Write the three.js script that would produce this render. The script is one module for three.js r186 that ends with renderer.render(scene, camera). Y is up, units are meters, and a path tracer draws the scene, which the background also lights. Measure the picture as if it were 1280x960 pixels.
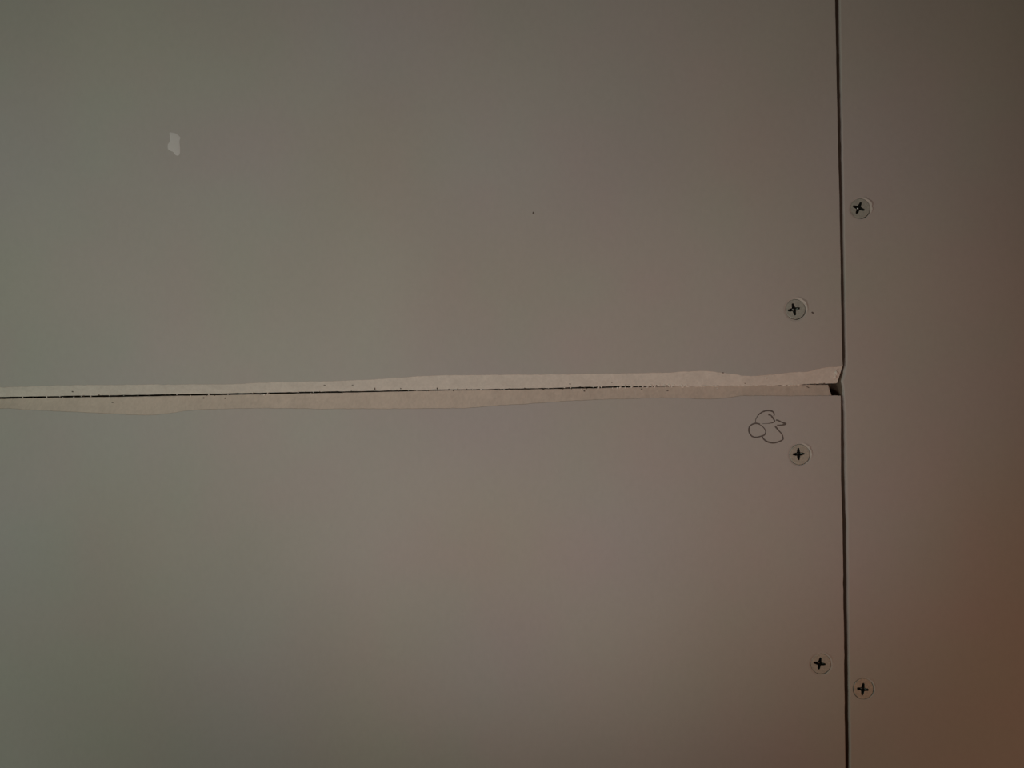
import * as THREE from 'three';
import { mergeGeometries, mergeVertices } from 'three/addons/utils/BufferGeometryUtils.js';
import { RectAreaLightUniformsLib } from 'three/addons/lights/RectAreaLightUniformsLib.js';

// ------------------------------------------------------------ camera, light, exposure
const S = 0.327e-3;                    // metres per pixel-sized step on the wall (a screw head is 8.4 mm)
const EYE = 1.4;                       // height of the joint above the floor
const scene = new THREE.Scene();
scene.background = new THREE.Color(0x000000);
const FOV = 52;
const DIST = (480 * S) / Math.tan(THREE.MathUtils.degToRad(FOV / 2));
const camera = new THREE.PerspectiveCamera(FOV, 4 / 3, 0.01, 20);
camera.position.set(0, EYE, DIST);
camera.lookAt(0, EYE, 0);

const renderer = new THREE.WebGLRenderer({ antialias: true });
renderer.toneMapping = THREE.LinearToneMapping;
renderer.toneMappingExposure = 1.0;
renderer.shadowMap.enabled = true;
renderer.shadowMap.type = THREE.PCFSoftShadowMap;
RectAreaLightUniformsLib.init();

function addedLight(color, intensity, x, y, z, radius) {
  const l = new THREE.PointLight(color, intensity, 0, 2);
  l.position.set(x, EYE + y, z);
  l.castShadow = true; l.shadow.radius = radius;
  l.shadow.mapSize.set(1024, 1024); l.shadow.camera.near = 0.01;
  scene.add(l);
  return l;
}
const addedSpot = new THREE.SpotLight(new THREE.Color().setRGB(1.0, 0.88, 0.83), 0.1038, 0, 0.665, 1, 2);   // spot added below the camera for the bright middle and darker corners
addedSpot.position.set(0.002, EYE - 0.10, 0.36);
addedSpot.target.position.set(0.003, EYE + 0.04, 0);
addedSpot.castShadow = true; addedSpot.shadow.radius = 1.2; addedSpot.shadow.mapSize.set(2048, 2048); addedSpot.shadow.camera.near = 0.01;
scene.add(addedSpot, addedSpot.target);
addedLight(new THREE.Color().setRGB(0.886, 1.0, 0.878), 0.1348, -0.332, -0.018, 0.34, 4);   // added cool light at the left, for the greenish tint there
addedLight(new THREE.Color().setRGB(1.0, 0.40, 0.20), 0.0343, 0.252, -0.150, 0.257, 3);     // added warm light at the lower right, for the reddish tint

// ------------------------------------------------------------ helpers
let seed = 20240611;
function rnd() { seed = (seed * 1664525 + 1013904223) >>> 0; return seed / 4294967296; }
const X = (u) => (u - 640) * S, Y = (v) => EYE + (480 - v) * S;
function lerpTable(t, u) {
  if (u <= t[0][0]) return t[0][1];
  for (let i = 1; i < t.length; i++) if (u <= t[i][0]) {
    const [a, b] = t[i - 1], [c, d] = t[i];
    const k = (u - a) / (c - a);
    // cosine-free smooth interpolation using neighbouring slopes (Catmull-Rom)
    const p0 = t[Math.max(0, i - 2)], p3 = t[Math.min(t.length - 1, i + 1)];
    const m1 = ((d - p0[1]) / Math.max(1e-6, c - p0[0])) * (c - a), m2 = ((p3[1] - b) / Math.max(1e-6, p3[0] - a)) * (c - a);
    const k2 = k * k, k3 = k2 * k;
    return (2 * k3 - 3 * k2 + 1) * b + (k3 - 2 * k2 + k) * m1 + (-2 * k3 + 3 * k2) * d + (k3 - k2) * m2;
  }
  return t[t.length - 1][1];
}
function linTable(t, u) {
  if (u <= t[0][0]) return t[0][1];
  for (let i = 1; i < t.length; i++) if (u <= t[i][0]) {
    const [a, b] = t[i - 1], [c, d] = t[i];
    return b + (d - b) * (u - a) / (c - a);
  }
  return t[t.length - 1][1];
}
// periodic value noise
function makeNoise(n, s0) {
  let s = s0 >>> 0; const g = new Float32Array(n * n);
  for (let i = 0; i < g.length; i++) { s = (s * 1664525 + 1013904223) >>> 0; g[i] = s / 4294967296; }
  return (x, y) => {                    // x, y in 0..1, periodic
    let fx = (x - Math.floor(x)) * n, fy = (y - Math.floor(y)) * n;
    const ix = Math.floor(fx) % n, iy = Math.floor(fy) % n; fx -= Math.floor(fx); fy -= Math.floor(fy);
    fx = fx * fx * (3 - 2 * fx); fy = fy * fy * (3 - 2 * fy);
    const a = g[iy * n + ix], b = g[iy * n + (ix + 1) % n], c = g[((iy + 1) % n) * n + ix], d = g[((iy + 1) % n) * n + (ix + 1) % n];
    return a + (b - a) * fx + (c - a) * fy + (a - b - c + d) * fx * fy;
  };
}
const n1d = makeNoise(256, 77);
const jag = (u, amp, row) => (n1d(u / 1700 + 0.13 * row, row * 0.31) - 0.5) * amp + (n1d(u / 420 + 0.5, row * 0.17 + 0.4) - 0.5) * amp * 0.5;
function dataTex(size, fn, srgb) {
  const d = new Uint8Array(size * size * 4);
  for (let j = 0; j < size; j++) for (let i = 0; i < size; i++) {
    const c = fn(i / size, j / size), k = (j * size + i) * 4;
    d[k] = c[0]; d[k + 1] = c[1]; d[k + 2] = c[2]; d[k + 3] = 255;
  }
  const t = new THREE.DataTexture(d, size, size, THREE.RGBAFormat);
  t.wrapS = t.wrapT = THREE.RepeatWrapping; t.magFilter = THREE.LinearFilter; t.minFilter = THREE.LinearMipmapLinearFilter; t.generateMipmaps = true;
  if (srgb) t.colorSpace = THREE.SRGBColorSpace;
  t.needsUpdate = true;
  return t;
}
const toS = (l) => 255 * (l <= 0.0031308 ? 12.92 * l : 1.055 * Math.pow(l, 1 / 2.4) - 0.055);
const clamp255 = (v) => Math.max(0, Math.min(255, Math.round(v)));

// ------------------------------------------------------------ materials
const nA = makeNoise(7, 5), nB = makeNoise(13, 9), nC = makeNoise(29, 21), nF = makeNoise(220, 3), nG = makeNoise(410, 8), nH = makeNoise(90, 14);
const PAPER = [0.470, 0.437, 0.400];
const paperMap = dataTex(1024, (x, y) => {
  const tone = 1 + 0.035 * (nA(x, y) - 0.5) + 0.03 * (nB(x, y) - 0.5) + 0.02 * (nF(x, y) - 0.5) + 0.02 * (nG(x, y * 0.5) - 0.5);
  const tint = 0.07 * (nB(y, x) - 0.5) + 0.05 * (nC(x, y) - 0.5);
  return [clamp255(toS(PAPER[0] * tone * (1 + 0.4 * tint))), clamp255(toS(PAPER[1] * tone * (1 - 0.4 * tint))), clamp255(toS(PAPER[2] * tone * (1 + 0.3 * (nA(y, x) - 0.5) * 0.3)))];
}, true);
const paperBump = dataTex(512, (x, y) => { const v = clamp255(255 * (0.5 * nF(x, y) + 0.3 * nG(x, y) + 0.2 * nH(x, y))); return [v, v, v]; }, false);
for (const t of [paperMap, paperBump]) t.repeat.set(1 / 0.36, 1 / 0.36);
const paper = new THREE.MeshStandardMaterial({ map: paperMap, bumpMap: paperBump, bumpScale: 0.00002, roughness: 0.82, metalness: 0, side: THREE.DoubleSide });
const gypsumMap = dataTex(512, (x, y) => {
  const t = 1 + 0.10 * (nF(x, y) - 0.5) + 0.09 * (nC(x, y) - 0.5) + 0.06 * (nH(x, y) - 0.5);
  return [clamp255(toS(0.66 * t)), clamp255(toS(0.60 * t)), clamp255(toS(0.535 * t))];
}, true);
const gypsumBump = dataTex(512, (x, y) => { const v = clamp255(255 * (0.6 * nF(x, y) + 0.4 * nH(x, y))); return [v, v, v]; }, false);
for (const t of [gypsumMap, gypsumBump]) t.repeat.set(1 / 0.12, 1 / 0.12);
const gypsum = new THREE.MeshStandardMaterial({ map: gypsumMap, bumpMap: gypsumBump, bumpScale: 0.00006, roughness: 0.95, side: THREE.DoubleSide });
const shadedGypsum = gypsum.clone(); shadedGypsum.color.setRGB(0.96, 0.88, 0.84);   // shade of the lower cut put into its tint
const tornGypsum = gypsum.clone(); tornGypsum.color.setRGB(0.80, 0.83, 0.84);       // paper fibres torn up round the screws
const gapShade = new THREE.MeshStandardMaterial({ color: new THREE.Color().setRGB(0.17, 0.125, 0.09), roughness: 0.9, side: THREE.DoubleSide });  // dark brown stands in for the shade inside the vertical gap
const plasterDab = new THREE.MeshStandardMaterial({ color: new THREE.Color().setRGB(0.66, 0.62, 0.60), roughness: 0.8 });
const graphite = new THREE.MeshStandardMaterial({ color: new THREE.Color().setRGB(0.115, 0.098, 0.088), roughness: 0.6 });
const dirt = new THREE.MeshStandardMaterial({ color: new THREE.Color().setRGB(0.13, 0.10, 0.08), roughness: 0.9 });
const crumbMat = new THREE.MeshStandardMaterial({ color: new THREE.Color().setRGB(0.74, 0.68, 0.61), roughness: 0.95 });
const zincMap = dataTex(256, (x, y) => {
  const t = 1 + 0.25 * (nH(x, y) - 0.5) + 0.2 * (nC(x, y) - 0.5);
  return [clamp255(toS(0.40 * t)), clamp255(toS(0.41 * t)), clamp255(toS(0.36 * t))];
}, true);
zincMap.repeat.set(60, 60);
const zinc = new THREE.MeshStandardMaterial({ map: zincMap, roughness: 0.55, metalness: 0.25, side: THREE.DoubleSide });
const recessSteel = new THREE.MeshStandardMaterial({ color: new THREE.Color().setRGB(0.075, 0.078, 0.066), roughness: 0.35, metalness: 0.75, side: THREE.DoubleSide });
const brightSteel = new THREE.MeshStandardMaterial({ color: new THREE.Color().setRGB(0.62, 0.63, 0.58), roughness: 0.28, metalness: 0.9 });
const timber = new THREE.MeshStandardMaterial({ color: new THREE.Color().setRGB(0.20, 0.12, 0.07), roughness: 0.85 });
const plainPlaster = new THREE.MeshStandardMaterial({ color: new THREE.Color().setRGB(0.36, 0.34, 0.31), roughness: 0.9 });
const concrete = new THREE.MeshStandardMaterial({ map: gypsumMap, color: new THREE.Color().setRGB(0.45, 0.45, 0.45), roughness: 0.9 });

// ------------------------------------------------------------ the traced edges (in steps of S on the wall plane)
const UPPER_EDGE = [[-3400, 488], [-900, 492], [-420, 488], [-160, 487], [0, 483.8], [80, 481.7], [150, 481.0], [240, 480.4], [290, 479.8], [320, 478.4], [354, 477.5], [400, 476.7], [450, 475], [500, 472], [530, 470], [560, 469], [610, 468.3], [700, 468], [760, 467], [830, 465.7], [858, 464.2], [880, 463.5], [890, 464.2], [905, 466], [920, 468], [932, 469.7], [950, 469.7], [970, 467.6], [990, 465.6], [1010, 464.2], [1022, 461.6], [1034, 459.2], [1044, 458.8], [1054.7, 457.4]];
const JOINT = [[-3400, 560], [-1000, 520], [0, 497.5], [50, 496.5], [100, 495.7], [150, 495], [200, 494.2], [250, 493.4], [300, 492.4], [400, 490.5], [460, 489.5], [500, 488.6], [560, 487.5], [620, 486.8], [700, 485.4], [750, 484.2], [800, 483.2], [860, 482.6], [920, 482.1], [980, 481.4], [1010, 480.6], [1046, 480]];
const LOWER_EDGE = [[-3400, 590], [-1000, 536], [-300, 520], [-120, 508], [0, 510.5], [50, 513.2], [100, 515.5], [150, 518], [170, 518.7], [190, 518.9], [210, 517], [230, 514], [245, 512.6], [270, 511.6], [320, 510.4], [400, 511.2], [500, 511], [560, 510.5], [585, 510], [605, 508.4], [625, 506.8], [660, 505], [700, 502.2], [730, 500.5], [775, 499], [820, 497.6], [860, 498.2], [880, 499], [900, 498.6], [912, 497.2], [924, 495.4], [940, 494.9], [1000, 495], [1030, 494.8], [1052, 494.6]];
const GAP = [[-3400, 1.2], [0, 1.25], [60, 1.1], [200, 1.15], [300, 1.1], [420, 0.95], [520, 0.7], [600, 0.55], [700, 0.75], [760, 0.95], [800, 0.85], [835, 0.55], [852, 0.15], [880, 0.1], [1000, 0.1], [1012, 0.35], [1024, 0.7], [1046, 0.9]];
const SEAM_LEFT_UP = [[-3000, 1001.1], [0, 1044.9], [120, 1047.5], [245, 1050.3], [345, 1052.2], [430, 1053.5], [448, 1054.3], [457.4, 1054.7]];
const SEAM_LEFT_DOWN = [[494.6, 1052.1], [530, 1052.3], [580, 1052.4], [620, 1053.1], [650, 1054.1], [720, 1055.0], [800, 1056.1], [910, 1057.3], [960, 1058.0], [4800, 1081.1]];
const SEAM_RIGHT = [[-3000, 1006.2], [0, 1050.6], [120, 1052.6], [245, 1055.0], [345, 1057.0], [430, 1058.4], [450, 1058.6], [460, 1057.4], [470, 1055], [476, 1053.8], [481, 1054.8], [488, 1055.8], [496, 1055.9], [520, 1056.8], [600, 1057.8], [650, 1059.4], [720, 1060.4], [800, 1061.6], [910, 1062.8], [960, 1063.4], [4800, 1087.2]];
const ROUND = [[-3000, 3.2], [430, 3.2], [455, 4], [470, 4.6], [478, 3.2], [494, 3.0], [520, 4.2], [640, 4.2], [780, 3.4], [960, 3.6], [4800, 3.6]];

// factory taper of the boards towards the vertical joint
function taperLeft(u) {
  const k = 1.05e-3 / (1052 - 850);
  const f = (x) => (x < 790 ? 0 : x < 910 ? (x - 790) ** 2 / 240 : (x - 850));
  const d = x => (x < 790 ? 0 : x < 910 ? (x - 790) / 120 : 1);
  return [-k * f(u), k * d(u) / S];              // z and -dz/dx
}
const RECESS = 0.0009;
function taperRight(u) {
  const k = 1.05e-3 / (1240 - 1060);
  const v = 2300 - u;                            // mirrored so that 1060 -> 1240, 1150 -> 1150
  const f = (x) => (x < 990 ? 0 : x < 1110 ? (x - 990) ** 2 / 240 : (x - 1050));   // this board also sits a little deeper
  const d = x => (x < 990 ? 0 : x < 1110 ? (x - 990) / 120 : 1);
  return [-k * f(v) - RECESS, -k * d(v) / S];
}

// ------------------------------------------------------------ mesh code
function geo(pos, idx, nrm) {
  const g = new THREE.BufferGeometry();
  g.setAttribute('position', new THREE.Float32BufferAttribute(pos, 3));
  const uv = [];
  for (let i = 0; i < pos.length; i += 3) uv.push(pos[i] + 0.11 + 0.3 * pos[i + 2], pos[i + 1] + pos[i + 2] * 0.7);
  g.setAttribute('uv', new THREE.Float32BufferAttribute(uv, 2));
  g.setIndex(idx);
  if (nrm) g.setAttribute('normal', new THREE.Float32BufferAttribute(nrm, 3)); else g.computeVertexNormals();
  return g;
}
function strip(A, B, closed = false) {           // quads between two polylines; front when B lies left of A's direction
  const pos = [], idx = [], n = A.length;
  for (const p of A) pos.push(...p);
  for (const p of B) pos.push(...p);
  const m = closed ? n : n - 1;
  for (let i = 0; i < m; i++) { const j = (i + 1) % n; idx.push(i, j, n + j, i, n + j, n + i); }
  return geo(pos, idx);
}
function clipX(poly, u0, u1) {                   // keep u0 <= u <= u1
  let p = poly;
  for (const [lim, sgn] of [[u0, 1], [u1, -1]]) {
    const out = [];
    for (let i = 0; i < p.length; i++) {
      const a = p[i], b = p[(i + 1) % p.length];
      const da = (a[0] - lim) * sgn, db = (b[0] - lim) * sgn;
      if (da >= 0) out.push(a);
      if ((da > 0 && db < 0) || (da < 0 && db > 0)) { const k = da / (da - db); out.push([lim, a[1] + (b[1] - a[1]) * k]); }
    }
    p = out;
  }
  return p;
}
const HOLE_N = 40;
function faceGeometry(poly, cuts, taper, holes) {
  const list = [];
  for (let i = 0; i + 1 < cuts.length; i++) {
    const p = clipX(poly, cuts[i], cuts[i + 1]);
    if (p.length < 3) continue;
    const hs = holes.filter((h) => h.u > cuts[i] && h.u < cuts[i + 1]);
    const contour = p.map(([u, v]) => new THREE.Vector2(X(u), Y(v)));
    if (THREE.ShapeUtils.area(contour) < 0) contour.reverse();
    const hv = hs.map((h) => h.ring(1, h.outerF).map(([u, v]) => new THREE.Vector2(X(u), Y(v))));
    for (const r of hv) if (THREE.ShapeUtils.area(r) > 0) r.reverse();
    const tri = THREE.ShapeUtils.triangulateShape(contour, hv);
    const all = contour.concat(...hv), pos = [], nrm = [];
    for (const q of all) {
      const [z, s] = taper(q.x / S + 640);
      pos.push(q.x, q.y, z); const l = Math.hypot(1, s); nrm.push(s / l, 0, 1 / l);
    }
    list.push(geo(pos, tri.flat(), nrm));
  }
  return list;
}
// dimple the screw was driven into: pressed paper, a torn lip, the countersunk wall
function makeHole(u, v, r, o) {
  const ring = (rad, f) => { const a = []; for (let i = 0; i < HOLE_N; i++) { const t = (i / HOLE_N) * Math.PI * 2; const q = rad * (f ? f(t) : 1); a.push([u + q * Math.cos(t), v - q * Math.sin(t)]); } return a; };
  const outerF = (t) => o.outer + (o.grow ?? 0) * Math.pow(Math.max(0, Math.cos(t - o.lipAt)), 2) * (1 + 0.28 * Math.sin(9 * t + u) + 0.2 * Math.sin(17 * t + v));
  return { u, v, r, outerF, ring, lipAt: o.lipAt, lip: o.lip, sink: o.sink, gap: o.gap ?? 0.5, gapAt: o.gapAt ?? -0.9 };
}
function holeGeometry(h, taper) {
  const lipF = (t) => Math.pow(Math.max(0, Math.cos(t - h.lipAt)), 3);
  const gapF = (t) => Math.max(0, Math.cos(t - h.gapAt));
  const wob = (t, k) => 1 + 0.012 * Math.sin(3 * t + k + h.u) + 0.009 * Math.sin(7 * t + 2 * k + h.v);
  const P = (f, zf) => h.ring(1, f).map(([a, b], i) => { const t = (i / HOLE_N) * Math.PI * 2; return [X(a), Y(b), taper(a)[0] + zf(t)]; });
  const inner = (t) => (h.r + 0.12 + h.gap * gapF(t)) * wob(t, 1);
  const mid = (t) => inner(t) + (h.outerF(t) - inner(t)) * 0.5;
  const rings = [
    P(h.outerF, () => 0),
    P(mid, (t) => -h.sink * 0.35 + h.lip * lipF(t)),
    P(inner, (t) => -h.sink * 0.9 + h.lip * 0.35 * lipF(t)),
    P((t) => inner(t) * 0.985, () => -0.0011),
    P(() => h.r * 0.55, () => -0.0048),
    P(() => h.r * 0.55, () => -0.0125),
  ];
  const out = [];
  const pos = [], idx = [], torn = [];
  for (const r of rings.slice(0, 3)) for (const p of r) pos.push(...p);
  for (let k = 0; k < 2; k++) for (let i = 0; i < HOLE_N; i++) {
    const j = (i + 1) % HOLE_N, a = k * HOLE_N, b = a + HOLE_N, t = ((i + 0.5) / HOLE_N) * Math.PI * 2;
    (k === 1 && lipF(t) > 0.22 ? torn : idx).push(a + i, b + j, a + j, a + i, b + i, b + j);
  }
  out.push(geo(pos, idx));
  out.torn = geo(pos, torn).toNonIndexed();
  for (let k = 2; k < 5; k++) out.push(strip(rings[k].slice().reverse(), rings[k + 1].slice().reverse(), true));
  return out;
}

const structure = (o) => { o.userData.kind = 'structure'; return o; };
function mesh(name, geometry, material, parent) {
  const m = new THREE.Mesh(geometry, material); m.name = name; m.castShadow = m.receiveShadow = true; parent.add(m); return m;
}
const counts = {};
function numbered(name) { const k = counts[name] = (counts[name] ?? -1) + 1; return k ? `${name}_${String(k).padStart(3, '0')}` : name; }

// ------------------------------------------------------------ room shell
const THICK = 0.0125, LEFT = X(1052) - 1.2, RIGHT = X(1056) + 1.2, TOP = 2.55, DEEP = 2.8;
function slab(name, x0, x1, y0, y1, z0, z1, m) {
  const b = mesh(name, new THREE.BoxGeometry(x1 - x0, y1 - y0, z1 - z0), m, scene);
  b.position.set((x0 + x1) / 2, (y0 + y1) / 2, (z0 + z1) / 2);
  return structure(b);
}
slab('floor', LEFT - 0.1, RIGHT + 0.1, -0.1, 0, -0.2, DEEP + 0.1, concrete);
slab('ceiling', LEFT - 0.1, RIGHT + 0.1, TOP, TOP + 0.1, -0.2, DEEP + 0.1, plainPlaster);
slab('wall_left', LEFT - 0.1, LEFT, 0, TOP, -0.2, DEEP + 0.1, plainPlaster);
slab('wall_right', RIGHT, RIGHT + 0.1, 0, TOP, -0.2, DEEP + 0.1, plainPlaster);
slab('wall_front', LEFT, RIGHT, 0, TOP, DEEP, DEEP + 0.1, plainPlaster);

const wall = new THREE.Group(); wall.name = 'wall_back'; structure(wall); scene.add(wall);

// ------------------------------------------------------------ screws' places
const SCREWS = [
  { u: 1077.7, v: 259.2, r: 12.4, turn: -0.36, cu: -1.5, cv: -0.6, tilt: [0.05, -0.05], shiny: true, side: 'r', outer: 14.4, grow: 3.2, lipAt: 0.45, lip: 0.00042, sink: 0.00012, z: -0.00022, gap: 0.7,
    label: 'grey cross-head screw right of the vertical joint, highest of the five' },
  { u: 995.1, v: 386.2, r: 12.4, turn: 0.2, cu: -1.7, cv: 0.2, tilt: [-0.04, -0.05], shiny: true, side: 'u', outer: 15.4, grow: 2.2, lipAt: 0.6, lip: 0.00042, sink: 0.00022, z: -0.00016, gap: 1.1,
    label: 'cross-head screw just above the pale horizontal joint, tiny dark nick beside it' },
  { u: 1000.6, v: 568.4, r: 12.9, turn: 0.04, cu: -1.5, cv: -0.6, tilt: [0.03, 0.03], side: 'd', outer: 15.4, grow: 1.8, lipAt: 0.55, lip: 0.00040, sink: 0.00024, z: -0.0001, gap: 0.5,
    label: 'dull grey cross-head screw just below the pencilled bird doodle' },
  { u: 1027.3, v: 831.0, r: 12.6, turn: -0.14, cu: -1.6, cv: -0.6, tilt: [0.03, -0.05], side: 'd', outer: 15.2, grow: 1.5, lipAt: 0.9, lip: 0.00028, sink: 0.00024, z: -0.0001, gap: 0.6,
    label: 'grey cross-head screw near the bottom of the wall, left of the vertical joint' },
  { u: 1082.0, v: 863.2, r: 12.9, turn: -0.14, cu: -0.9, cv: 0.5, tilt: [-0.06, 0.09], side: 'r', outer: 14.0, grow: 2.5, lipAt: 0.7, lip: 0.00028, sink: 0.00022, z: -0.00002, gap: 0.5,
    label: 'lowest grey cross-head screw, right of the vertical joint, glinting left rim' },
];
for (const s of SCREWS) s.hole = makeHole(s.u, s.v, s.r, s);
const holesOf = (side) => SCREWS.filter((s) => s.side === side).map((s) => s.hole);

// ------------------------------------------------------------ boards
const uL = LEFT / S + 640, uR = RIGHT / S + 640, vTop = 480 - (TOP - EYE) / S, vBot = 480 + EYE / S;
const us = []; for (let u = uL; u < -60; u += 60) us.push(u); for (let u = -60; u < 1044; u += 3) us.push(u);
const STEP = 0.00028, DEPTH_U = 0.0024, DEPTH_L = 0.0027;
const zL = (u) => taperLeft(u)[0];
const p3 = (u, v, z) => [X(u), Y(v), zL(u) + z];
const upperV = (u) => lerpTable(UPPER_EDGE, u) + jag(u, 0.9, 1);
const lowerV = (u) => lerpTable(LOWER_EDGE, u) + jag(u, 0.7, 2);
const jointV = (u) => lerpTable(JOINT, u);
const gapU = (u) => linTable(GAP, u) + jag(u, 0.5, 3) * (u > 852 && u < 1005 ? 0.2 : 1);
const gapD = (u) => linTable(GAP, u) + jag(u, 0.5, 4) * (u > 852 && u < 1005 ? 0.2 : 1);

function board(name, label) { const m = mesh(numbered(name), new THREE.BufferGeometry(), paper, wall); if (label) m.userData.label = label; return m; }

// upper left board
const upper = board('drywall_panel', 'drywall board above the horizontal joint, left of the vertical joint');
{
  const bottom = us.concat([1044, 1047, 1050, 1054.7]).map((u) => [u, upperV(u)]);
  bottom[bottom.length - 1] = [1054.7, 457.4];
  const right = []; for (let v = 448; v > -60; v -= 12) right.push([linTable(SEAM_LEFT_UP, v) + jag(v, 0.5, 7), v]);
  right.push([linTable(SEAM_LEFT_UP, vTop), vTop]);
  const poly = [...bottom, ...right, [uL, vTop]];
  const g = faceGeometry(poly, [uL - 1, 790, 830, 870, 910, 1200], taperLeft, holesOf('u'));
  for (const h of holesOf('u')) { const q = holeGeometry(h, taperLeft); g.push(...q); mesh('torn_paper_rim', q.torn, tornGypsum, upper); }
  // cut right edge: slightly eased arris, then straight back
  const edge = [[1054.7, 457.4], ...right];
  const A = edge.map(([u, v]) => p3(u, v, 0)), B = edge.map(([u, v]) => p3(u + 0.5, v, -0.00022)), C = edge.map(([u, v]) => p3(u + 0.5, v, -THICK));
  g.push(strip(B, A), strip(C, B));
  // back and outer sides
  g.push(geo([LEFT, Y(470), -THICK, X(1050), Y(470), -THICK, X(1000), TOP, -THICK, LEFT, TOP, -THICK], [0, 2, 1, 0, 3, 2]));
  upper.geometry = mergeGeometries(g);

  // the cut edge: paper step, sloping gypsum face, straight wall to the back
  const top = bottom;
  const low = top.map(([u]) => { const uu = Math.min(u, 1054.7); return uu <= 1040 ? [uu, jointV(uu) - gapU(uu)] : [1040 + (uu - 1040) * 0.72, 479.2]; });
  low[low.length - 1] = [1050.6, 478.8];
  const rough = (u, k) => (n1d(u / 300 + k * 0.21, k * 0.37) - 0.5) * 0.00022;
  const L0 = top.map(([u, v]) => p3(u, v, 0)), L1 = top.map(([u, v]) => p3(u, v + 0.35, -STEP));
  const rows = [L1];
  for (let k = 1; k <= 4; k++) rows.push(top.map(([u, v], i) => {
    const f = k / 4, q = low[i];
    return p3(u + (q[0] - u) * f, v + 0.35 + (q[1] - v - 0.35) * f, -STEP - (DEPTH_U - STEP) * f + rough(u, k) * (k < 4 ? 1 : 0.5));
  }));
  const back = low.map(([u, v]) => p3(u, v, -THICK));
  const e = [strip(L1, L0)];
  for (let k = 0; k < 4; k++) e.push(strip(rows[k + 1], rows[k]));
  e.push(strip(back, rows[4]));
  // broken right end of the cut
  const endF = rows.map((r) => r[r.length - 1]);
  endF.unshift(L0[L0.length - 1]);
  e.push(strip(endF, endF.map((p) => [p[0] + 0.0001, p[1], -THICK])));
  const m = mesh('cut_edge', mergeGeometries(e), gypsum, upper);
  m.userData.label = 'pale bare gypsum edge trimmed at a slope';
}

// lower left board
const lower = board('drywall_panel', 'drywall board below the horizontal joint, with a bird doodle');
{
  const topE = us.concat([1044, 1047, 1052]).map((u) => [u, lowerV(u)]);
  topE[topE.length - 1] = [1052, 494.8];
  const right = []; for (let v = 500; v < 1020; v += 10) right.push([lerpTable(SEAM_LEFT_DOWN, v) + jag(v, 0.6, 8), v]);
  right.push([linTable(SEAM_LEFT_DOWN, vBot), vBot]);
  const poly = [...topE, ...right, [uL, vBot]];
  const g = faceGeometry(poly, [uL - 1, 790, 830, 870, 910, 1200], taperLeft, holesOf('d'));
  for (const h of holesOf('d')) { const q = holeGeometry(h, taperLeft); g.push(...q); mesh('torn_paper_rim', q.torn, tornGypsum, lower); }
  const edge = [[1052, 494.8], ...right];
  const A = edge.map(([u, v]) => p3(u, v, 0)), B = edge.map(([u, v]) => p3(u + 0.6, v, -0.00022)), C = edge.map(([u, v]) => p3(u + 0.6, v, -THICK));
  g.push(strip(A, B), strip(B, C));
  g.push(geo([LEFT, 0, -THICK, X(1058), 0, -THICK, X(1050), Y(500), -THICK, LEFT, Y(500), -THICK], [0, 2, 1, 0, 3, 2]));
  lower.geometry = mergeGeometries(g);

  const up = topE.map(([u]) => { const uu = Math.min(u, 1039.5); return [uu, jointV(uu) + gapD(uu)]; });
  const start = topE.map(([u, v]) => (u > 1036 ? [1036 + (u - 1036) * 0.30, v] : [u, v]));
  const rough = (u, k) => (n1d(u / 300 + k * 0.19, k * 0.41 + 0.5) - 0.5) * 0.00020;
  const L0 = topE.map(([u, v]) => p3(u, v, 0)), L1 = start.map(([u, v]) => p3(u, v - 0.45, -STEP));
  const rows = [L1];
  for (let k = 1; k <= 4; k++) rows.push(start.map(([u, v], i) => {
    const f = k / 4, q = up[i];
    return p3(u + (q[0] - u) * f, v - 0.45 + (q[1] - v + 0.45) * f, -STEP - (DEPTH_L - STEP) * f + rough(u, k) * (k < 4 ? 1 : 0.5));
  }));
  const back = up.map(([u, v]) => p3(u, v, -THICK));
  const e = [strip(L0.slice(0, -4), L1.slice(0, -4))];
  for (let k = 0; k < 4; k++) e.push(strip(rows[k], rows[k + 1]));
  e.push(strip(rows[4], back));
  // broken end, open to the dark hole at the corner
  const endF = rows.map((r) => r[r.length - 1]);
  e.push(strip(endF, endF.map((p) => [p[0], p[1], -THICK])));
  const ft = L0.slice(-5);
  e.push(strip(ft, ft.map((p) => [p[0], p[1], -THICK])));
  const m = mesh('cut_edge', mergeGeometries(e), shadedGypsum, lower);
  m.userData.label = 'bare gypsum edge trimmed at a slope';
}

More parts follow.
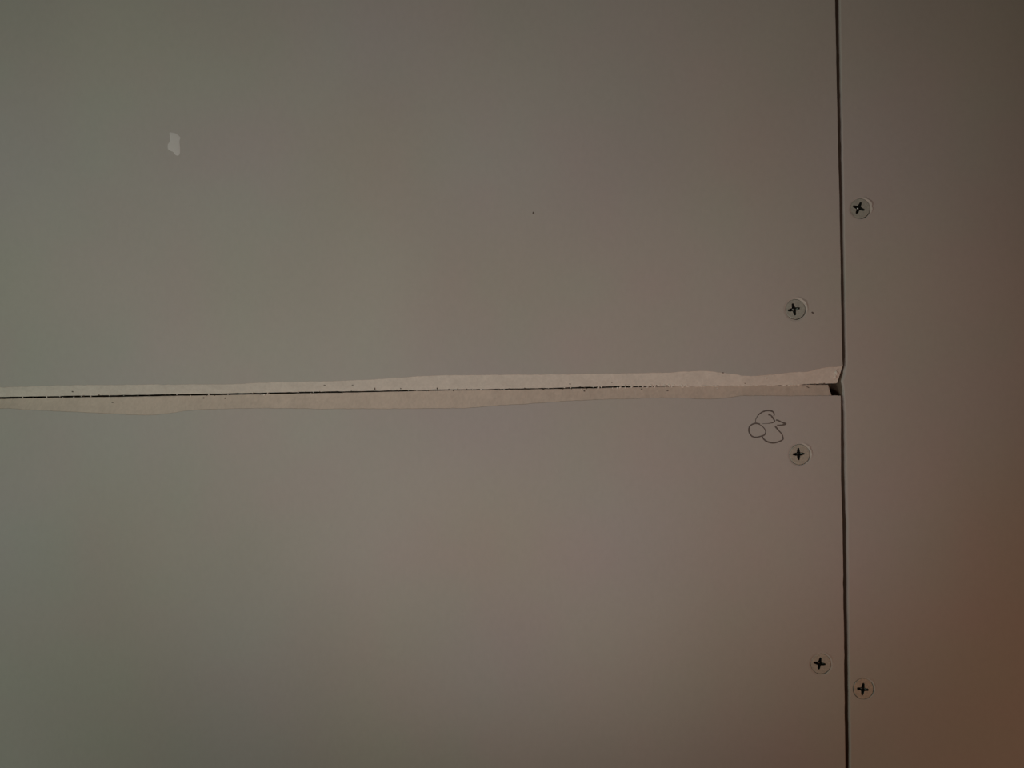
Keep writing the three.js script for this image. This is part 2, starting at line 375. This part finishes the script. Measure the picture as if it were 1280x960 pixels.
// right board, with its rounded factory edge
const rightBoard = board('drywall_panel', 'drywall board right of the vertical joint, running full height');
{
  const vs = [vTop]; for (let v = -60; v < 1020; v += (v > 436 && v < 516 ? 2 : 8)) vs.push(v); vs.push(vBot);
  const gapX = (v) => lerpTable(SEAM_RIGHT, v) + jag(v, 0.6, 9), rnd0 = (v) => lerpTable(ROUND, v);
  const edge = vs.map((v) => [gapX(v) + rnd0(v), v]);
  const poly = [...edge, [uR, vBot], [uR, vTop]];
  const g = faceGeometry(poly, [900, 1190, 1230, 1270, 1310, uR + 1], taperRight, holesOf('r'));
  for (const h of holesOf('r')) { const q = holeGeometry(h, taperRight); g.push(...q); mesh('torn_paper_rim', q.torn, tornGypsum, rightBoard); }
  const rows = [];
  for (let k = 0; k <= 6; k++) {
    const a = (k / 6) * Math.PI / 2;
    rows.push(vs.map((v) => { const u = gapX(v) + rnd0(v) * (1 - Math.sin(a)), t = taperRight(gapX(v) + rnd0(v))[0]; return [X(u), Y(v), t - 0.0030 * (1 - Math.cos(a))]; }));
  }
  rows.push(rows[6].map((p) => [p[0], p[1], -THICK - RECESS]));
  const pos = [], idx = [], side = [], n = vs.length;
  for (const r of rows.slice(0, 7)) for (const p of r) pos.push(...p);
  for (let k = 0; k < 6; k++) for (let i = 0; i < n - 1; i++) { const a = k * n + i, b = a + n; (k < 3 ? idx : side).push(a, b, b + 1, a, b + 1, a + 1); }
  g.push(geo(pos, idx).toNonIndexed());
  mesh('board_edge', mergeGeometries([geo(pos, side).toNonIndexed(), strip(rows[7], rows[6]).toNonIndexed()]), gapShade, rightBoard).userData.label = 'side of the board, coloured dark brown for the shade in the gap';
  g.push(geo([X(1070), 0, -THICK - RECESS, RIGHT, 0, -THICK - RECESS, RIGHT, TOP, -THICK - RECESS, X(1070), TOP, -THICK - RECESS], [0, 2, 1, 0, 3, 2]));
  rightBoard.geometry = mergeGeometries(g.map((q) => (q.index ? q.toNonIndexed() : q)));
}

// timber stud behind the vertical joint
{
  const st = mesh('stud', new THREE.BoxGeometry(0.07, TOP, 0.08), timber, wall);
  st.position.set(X(1052), TOP / 2, -THICK - RECESS - 0.0405);
  const bk = mesh('backing_board', new THREE.BoxGeometry(RIGHT - LEFT, TOP, 0.01), timber, wall);
  bk.position.set((LEFT + RIGHT) / 2, TOP / 2, -0.1);
}

// ------------------------------------------------------------ marks on the boards
{
  // pencilled bird (points on a 9.6-times grid whose corner is at 920, 500)
  const q = (list) => list.map(([a, b]) => { const u = 920 + a / 9.6, v = 500 + b / 9.6; return new THREE.Vector3(X(u), Y(v), zL(u) + 0.00002); });
  const strokes = [
    [[[242, 278], [240, 240], [262, 195], [290, 165], [330, 141], [380, 128], [430, 132], [455, 150], [465, 176], [458, 194]], [0.35, 0.4, 0.5, 0.75, 0.75, 0.85, 0.9, 0.8, 0.65, 0.5]],
    [[[392, 176], [408, 178], [420, 180]], [0.8, 1.1, 0.7]],
    [[[420, 180], [440, 205], [458, 232], [470, 254], [455, 269], [428, 277], [380, 283], [320, 286]], [0.6, 0.9, 0.8, 0.7, 0.6, 0.5, 0.32, 0.2]],
    [[[486, 240], [520, 250], [560, 270], [602, 287], [575, 299], [540, 303], [498, 302]], [0.7, 0.8, 0.7, 1.1, 0.8, 0.7, 0.5]],
    [[[474, 316], [500, 345], [535, 385], [558, 414], [569, 448], [570, 474], [545, 490], [510, 505], [460, 515], [410, 510], [370, 495], [340, 472], [318, 440]], [0.8, 0.9, 0.7, 0.7, 0.75, 0.75, 0.75, 0.8, 0.9, 0.9, 0.85, 0.85, 0.7]],
    [[[292, 292], [250, 281], [205, 290], [170, 315], [158, 360], [170, 405], [200, 438], [250, 448], [300, 437], [345, 420], [361, 385], [346, 345], [318, 315], [285, 292]], [0.8, 0.85, 0.8, 0.8, 0.85, 0.85, 0.8, 0.75, 0.75, 0.8, 0.6, 0.55, 0.5, 0.4]],
  ];
  const gs = strokes.map(([pts, w]) => {
    const c = new THREE.CatmullRomCurve3(q(pts), false, 'centripetal');
    const n = pts.length * 8, P = c.getPoints(n), A = [], B = [], T = [];
    P.forEach((p, i) => {
      const a = P[Math.max(0, i - 1)], b = P[Math.min(n, i + 1)], dx = b.x - a.x, dy = b.y - a.y, l = Math.hypot(dx, dy) || 1;
      const f = (i / n) * (w.length - 1), k = Math.min(w.length - 2, Math.floor(f)), hw = S * 1.12 * (w[k] + (w[k + 1] - w[k]) * (f - k)) * (0.9 + 0.2 * rnd());
      A.push([p.x - (dy / l) * hw, p.y + (dx / l) * hw, p.z]); B.push([p.x + (dy / l) * hw, p.y - (dx / l) * hw, p.z]); T.push([p.x, p.y, p.z + 0.00003]);
    });
    return mergeGeometries([strip(T, A), strip(B, T)]);
  });
  const d = mesh('bird_doodle', mergeGeometries(gs), graphite, lower);
  d.userData.label = 'small pencilled doodle of a round bird with a pointed beak';
}
function blob(list, m, name, parent) {           // thin raised patch with a traced outline
  const c = list.reduce((a, p) => [a[0] + p[0] / list.length, a[1] + p[1] / list.length], [0, 0]);
  const cv = new THREE.CatmullRomCurve3(list.map(([u, v]) => new THREE.Vector3(u, v, 0)), true, 'centripetal').getPoints(56).slice(0, -1);
  const ring = (k, z) => cv.map((p) => [X(c[0] + (p.x - c[0]) * k), Y(c[1] + (p.y - c[1]) * k), zL(c[0]) + z]).reverse();
  const R = [ring(1, 0.00001), ring(0.9, 0.00009), ring(0.5, 0.00014), ring(0.02, 0.00014)], pos = [], idx = [], n = cv.length;
  for (const r of R) for (const p of r) pos.push(...p);
  for (let k = 0; k < 3; k++) for (let i = 0; i < n; i++) { const j = (i + 1) % n, a = k * n, b = a + n; idx.push(a + i, a + j, b + j, a + i, b + j, b + i); }
  return mesh(name, geo(pos, idx), m, parent);
}
blob([[212, 165.8], [216, 165.8], [220, 167], [224, 170], [225.4, 172], [224.4, 176], [225, 184], [224.8, 192], [223, 194.4], [220, 194], [216.5, 190], [212.5, 188.2], [210.2, 186.5], [209.8, 181], [212.2, 176.5], [212.4, 170]], plasterDab, 'filler_dab', upper)
  .userData.label = 'small pale dab of filler';

function specks(list, m, name, parent, zOf, flat) {   // [u, v, width, height, turn]
  const gs = list.map(([u, v, w, h, t]) => {
    const g = new THREE.IcosahedronGeometry(1, 1); const p = g.attributes.position, seen = {};
    for (let i = 0; i < p.count; i++) {
      const key = [p.getX(i).toFixed(3), p.getY(i).toFixed(3), p.getZ(i).toFixed(3)].join();
      const k = seen[key] ??= 0.75 + 0.5 * rnd();
      p.setXYZ(i, p.getX(i) * k, p.getY(i) * k, p.getZ(i) * k);
    }
    g.scale(w * S / 2, h * S / 2, flat ? 0.00004 : Math.min(w, h) * S / 2);
    g.rotateZ(t ?? 0); g.computeVertexNormals();
    g.translate(X(u), Y(v), zOf(u, v) + (flat ? 0 : 0.00005));
    return g;
  });
  const o = mesh(name, mergeGeometries(gs), m, parent); o.userData.kind = 'stuff'; return o;
}
const zCut = (u, v) => {                          // height of the sloping cut faces
  const j = jointV(u);
  if (v < j) { const e = upperV(u); return v < e ? zL(u) : zL(u) - STEP - (DEPTH_U - STEP) * Math.min(1, (v - e) / Math.max(1, j - e)); }
  const e = lowerV(u); return v > e ? zL(u) : zL(u) - STEP - (DEPTH_L - STEP) * Math.min(1, (e - v) / Math.max(1, e - j));
};
{
  specks([[666.6, 266.1, 2.2, 2.6, 0.3], [1016.8, 390.6, 3.6, 2.2, -0.5]], dirt, 'dirt_specks', upper, (u) => zL(u), true);
  const D = [[88, 489.6, 2, 1.8], [138, 503.6, 2.4, 1.6], [120, 494, 2, 1.6], [252, 498, 1.8, 2.2], [279, 498, 1.6, 1.8], [405, 481.4, 3, 1.2], [467.5, 485.5, 1.4, 4.5], [500, 485.5, 1.6, 2.6], [495, 487.8, 2, 1.8], [546, 485.4, 1.8, 2.2], [440, 481.2, 2.4, 1.2], [765.5, 477.6, 2.2, 1.8], [713, 480, 2, 1.4], [731, 488.8, 2, 1.8], [803, 486.6, 2, 1.4], [835.5, 489, 2.6, 2], [933.5, 479, 2.2, 1.6], [937.5, 482, 2.4, 1.8], [898, 482, 5, 1.4], [899, 486.4, 2.4, 1], [904, 466, 2.6, 1.2], [978, 481.6, 4.5, 1.6], [986, 481.8, 4, 0.9], [1008, 480.6, 5, 1.6], [1022, 480.3, 4, 1.8], [1029, 480, 5, 2], [1034, 479.6, 3, 2], [1014, 484.6, 7, 0.9, -0.5], [1049.5, 460.8, 1.8, 2.6]];
  for (let i = 0; i < 26; i++) { const u = 560 + rnd() * 290; D.push([u, jointV(u) + (rnd() - 0.5) * 2.6, 1 + 1.6 * rnd(), 0.9 + 0.8 * rnd(), rnd()]); }
  for (let i = 0; i < 30; i++) { const u = rnd() * 560; D.push([u, jointV(u) + (rnd() - 0.5) * 2.4, 0.9 + 1.2 * rnd(), 0.7 + 0.7 * rnd(), rnd()]); }
  specks(D, dirt, 'dirt_specks', lower, zCut, true);
  const C = [[959, 472.6, 2.6, 2.2], [328, 493.6, 3, 2.2], [601, 487, 2, 1.6], [860, 481.6, 3, 2], [897, 482.6, 3.2, 1.6], [898.5, 485.4, 2.2, 1.2], [354, 477.4, 1.6, 1.4]];
  for (let i = 0; i < 44; i++) { const u = 738 + rnd() * 128; C.push([u, jointV(u) - 0.6 + (rnd() - 0.5) * 3.4, 1.2 + 2 * rnd(), 1.1 + 1.2 * rnd(), rnd() * 3]); }
  for (let i = 0; i < 40; i++) { const u = rnd() * 740; C.push([u, jointV(u) + (rnd() - 0.5) * 3, 0.8 + 1.3 * rnd(), 0.8 + 0.8 * rnd(), rnd() * 3]); }
  for (let i = 0; i < 40; i++) { const u = 866 + rnd() * 140; C.push([u, jointV(u) + (rnd() - 0.5) * 1.2, 2 + 5 * rnd(), 0.9 + 0.6 * rnd(), 0]); }
  C.push([1048, 466, 4, 6, 0.2], [1047, 471, 3, 5, -0.2]);
  specks(C, crumbMat, 'gypsum_crumbs', upper, zCut, false);
}

// ------------------------------------------------------------ screws
function makeScrew(s) {
  const o = new THREE.Group(); o.name = numbered('drywall_screw'); scene.add(o);
  const R = s.r * S;
  const z0 = (s.side === 'r' ? taperRight(s.u) : taperLeft(s.u))[0];
  o.position.set(X(s.u), Y(s.v), z0 + s.z);
  const slope = (s.side === 'r' ? taperRight(s.u) : taperLeft(s.u))[1];
  o.rotation.set(s.tilt[0], s.tilt[1] + Math.atan(slope), 0);
  o.userData = { label: s.label, category: 'screw', group: 'cross-head screws along the vertical joint' };
  const N = 48, circle = (r, z) => { const a = []; for (let i = 0; i < N; i++) { const t = (i / N) * Math.PI * 2; a.push([r * Math.cos(t), r * Math.sin(t), z]); } return a; };
  // cross outline: four pointed arms
  const cx = s.cu * S, cy = -s.cv * S, arm = 7.9 * S, w1 = 1.15 * S, w0 = 2.15 * S, cross = (k, z) => {
    const a = [];
    for (let i = 0; i < 4; i++) {
      const t = s.turn + i * Math.PI / 2, ct = Math.cos(t), st = Math.sin(t);
      for (const [x, y] of [[w0, -w0], [arm * 0.80, -w1 * 1.25], [arm * 0.97, -w1 * 0.75], [arm * 0.97, w1 * 0.75], [arm * 0.80, w1 * 1.25]]) a.push([cx + (x * ct - y * st) * k, cy + (x * st + y * ct) * k, z]);
    }
    return a;
  };
  const top = circle(R * 0.93, 0), cr = cross(1, 0);
  const c2 = top.map((p) => new THREE.Vector2(p[0], p[1])), h2 = cr.map((p) => new THREE.Vector2(p[0], p[1])).reverse();
  const tri = THREE.ShapeUtils.triangulateShape(c2, [h2]), pos = [];
  for (const q of c2.concat(h2)) pos.push(q.x, q.y, 0);
  const g = [geo(pos, tri.flat())];
  const prof = [[0.93, 0], [0.97, -0.00003], [0.992, -0.00010], [1.0, -0.00020], [0.995, -0.0004], [0.80, -0.0014], [0.62, -0.0026], [0.50, -0.0042], [0.46, -0.006]];
  for (let k = 0; k + 1 < prof.length; k++) g.push(strip(circle(R * prof[k + 1][0], prof[k + 1][1]), circle(R * prof[k][0], prof[k][1]), true));
  mesh('head', mergeGeometries(g), zinc, o);
  // recess: walls narrowing to a small floor
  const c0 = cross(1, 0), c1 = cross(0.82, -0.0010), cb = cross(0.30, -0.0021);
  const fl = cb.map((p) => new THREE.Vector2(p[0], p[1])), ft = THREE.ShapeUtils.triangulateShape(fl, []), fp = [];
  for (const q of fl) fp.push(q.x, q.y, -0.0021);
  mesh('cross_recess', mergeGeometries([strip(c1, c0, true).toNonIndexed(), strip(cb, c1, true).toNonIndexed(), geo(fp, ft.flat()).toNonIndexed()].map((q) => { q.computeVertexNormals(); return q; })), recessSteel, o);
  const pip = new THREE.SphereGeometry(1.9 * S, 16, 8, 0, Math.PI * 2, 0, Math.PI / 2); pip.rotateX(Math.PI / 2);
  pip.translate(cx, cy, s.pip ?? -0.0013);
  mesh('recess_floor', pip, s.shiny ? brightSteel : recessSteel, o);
  // threaded shank reaching into the board
  const lathe = []; const sr = R * 0.44;
  for (let k = 0; k <= 30; k++) lathe.push(new THREE.Vector2(sr * (k % 2 ? 0.78 : 1), -0.006 - k * 0.0002));
  lathe.push(new THREE.Vector2(0.0001, -0.0122));
  const sh = new THREE.LatheGeometry(lathe, 20); sh.rotateX(Math.PI / 2);
  mesh('shank', sh, zinc, o);
  return o;
}
SCREWS.forEach(makeScrew);

renderer.render(scene, camera);
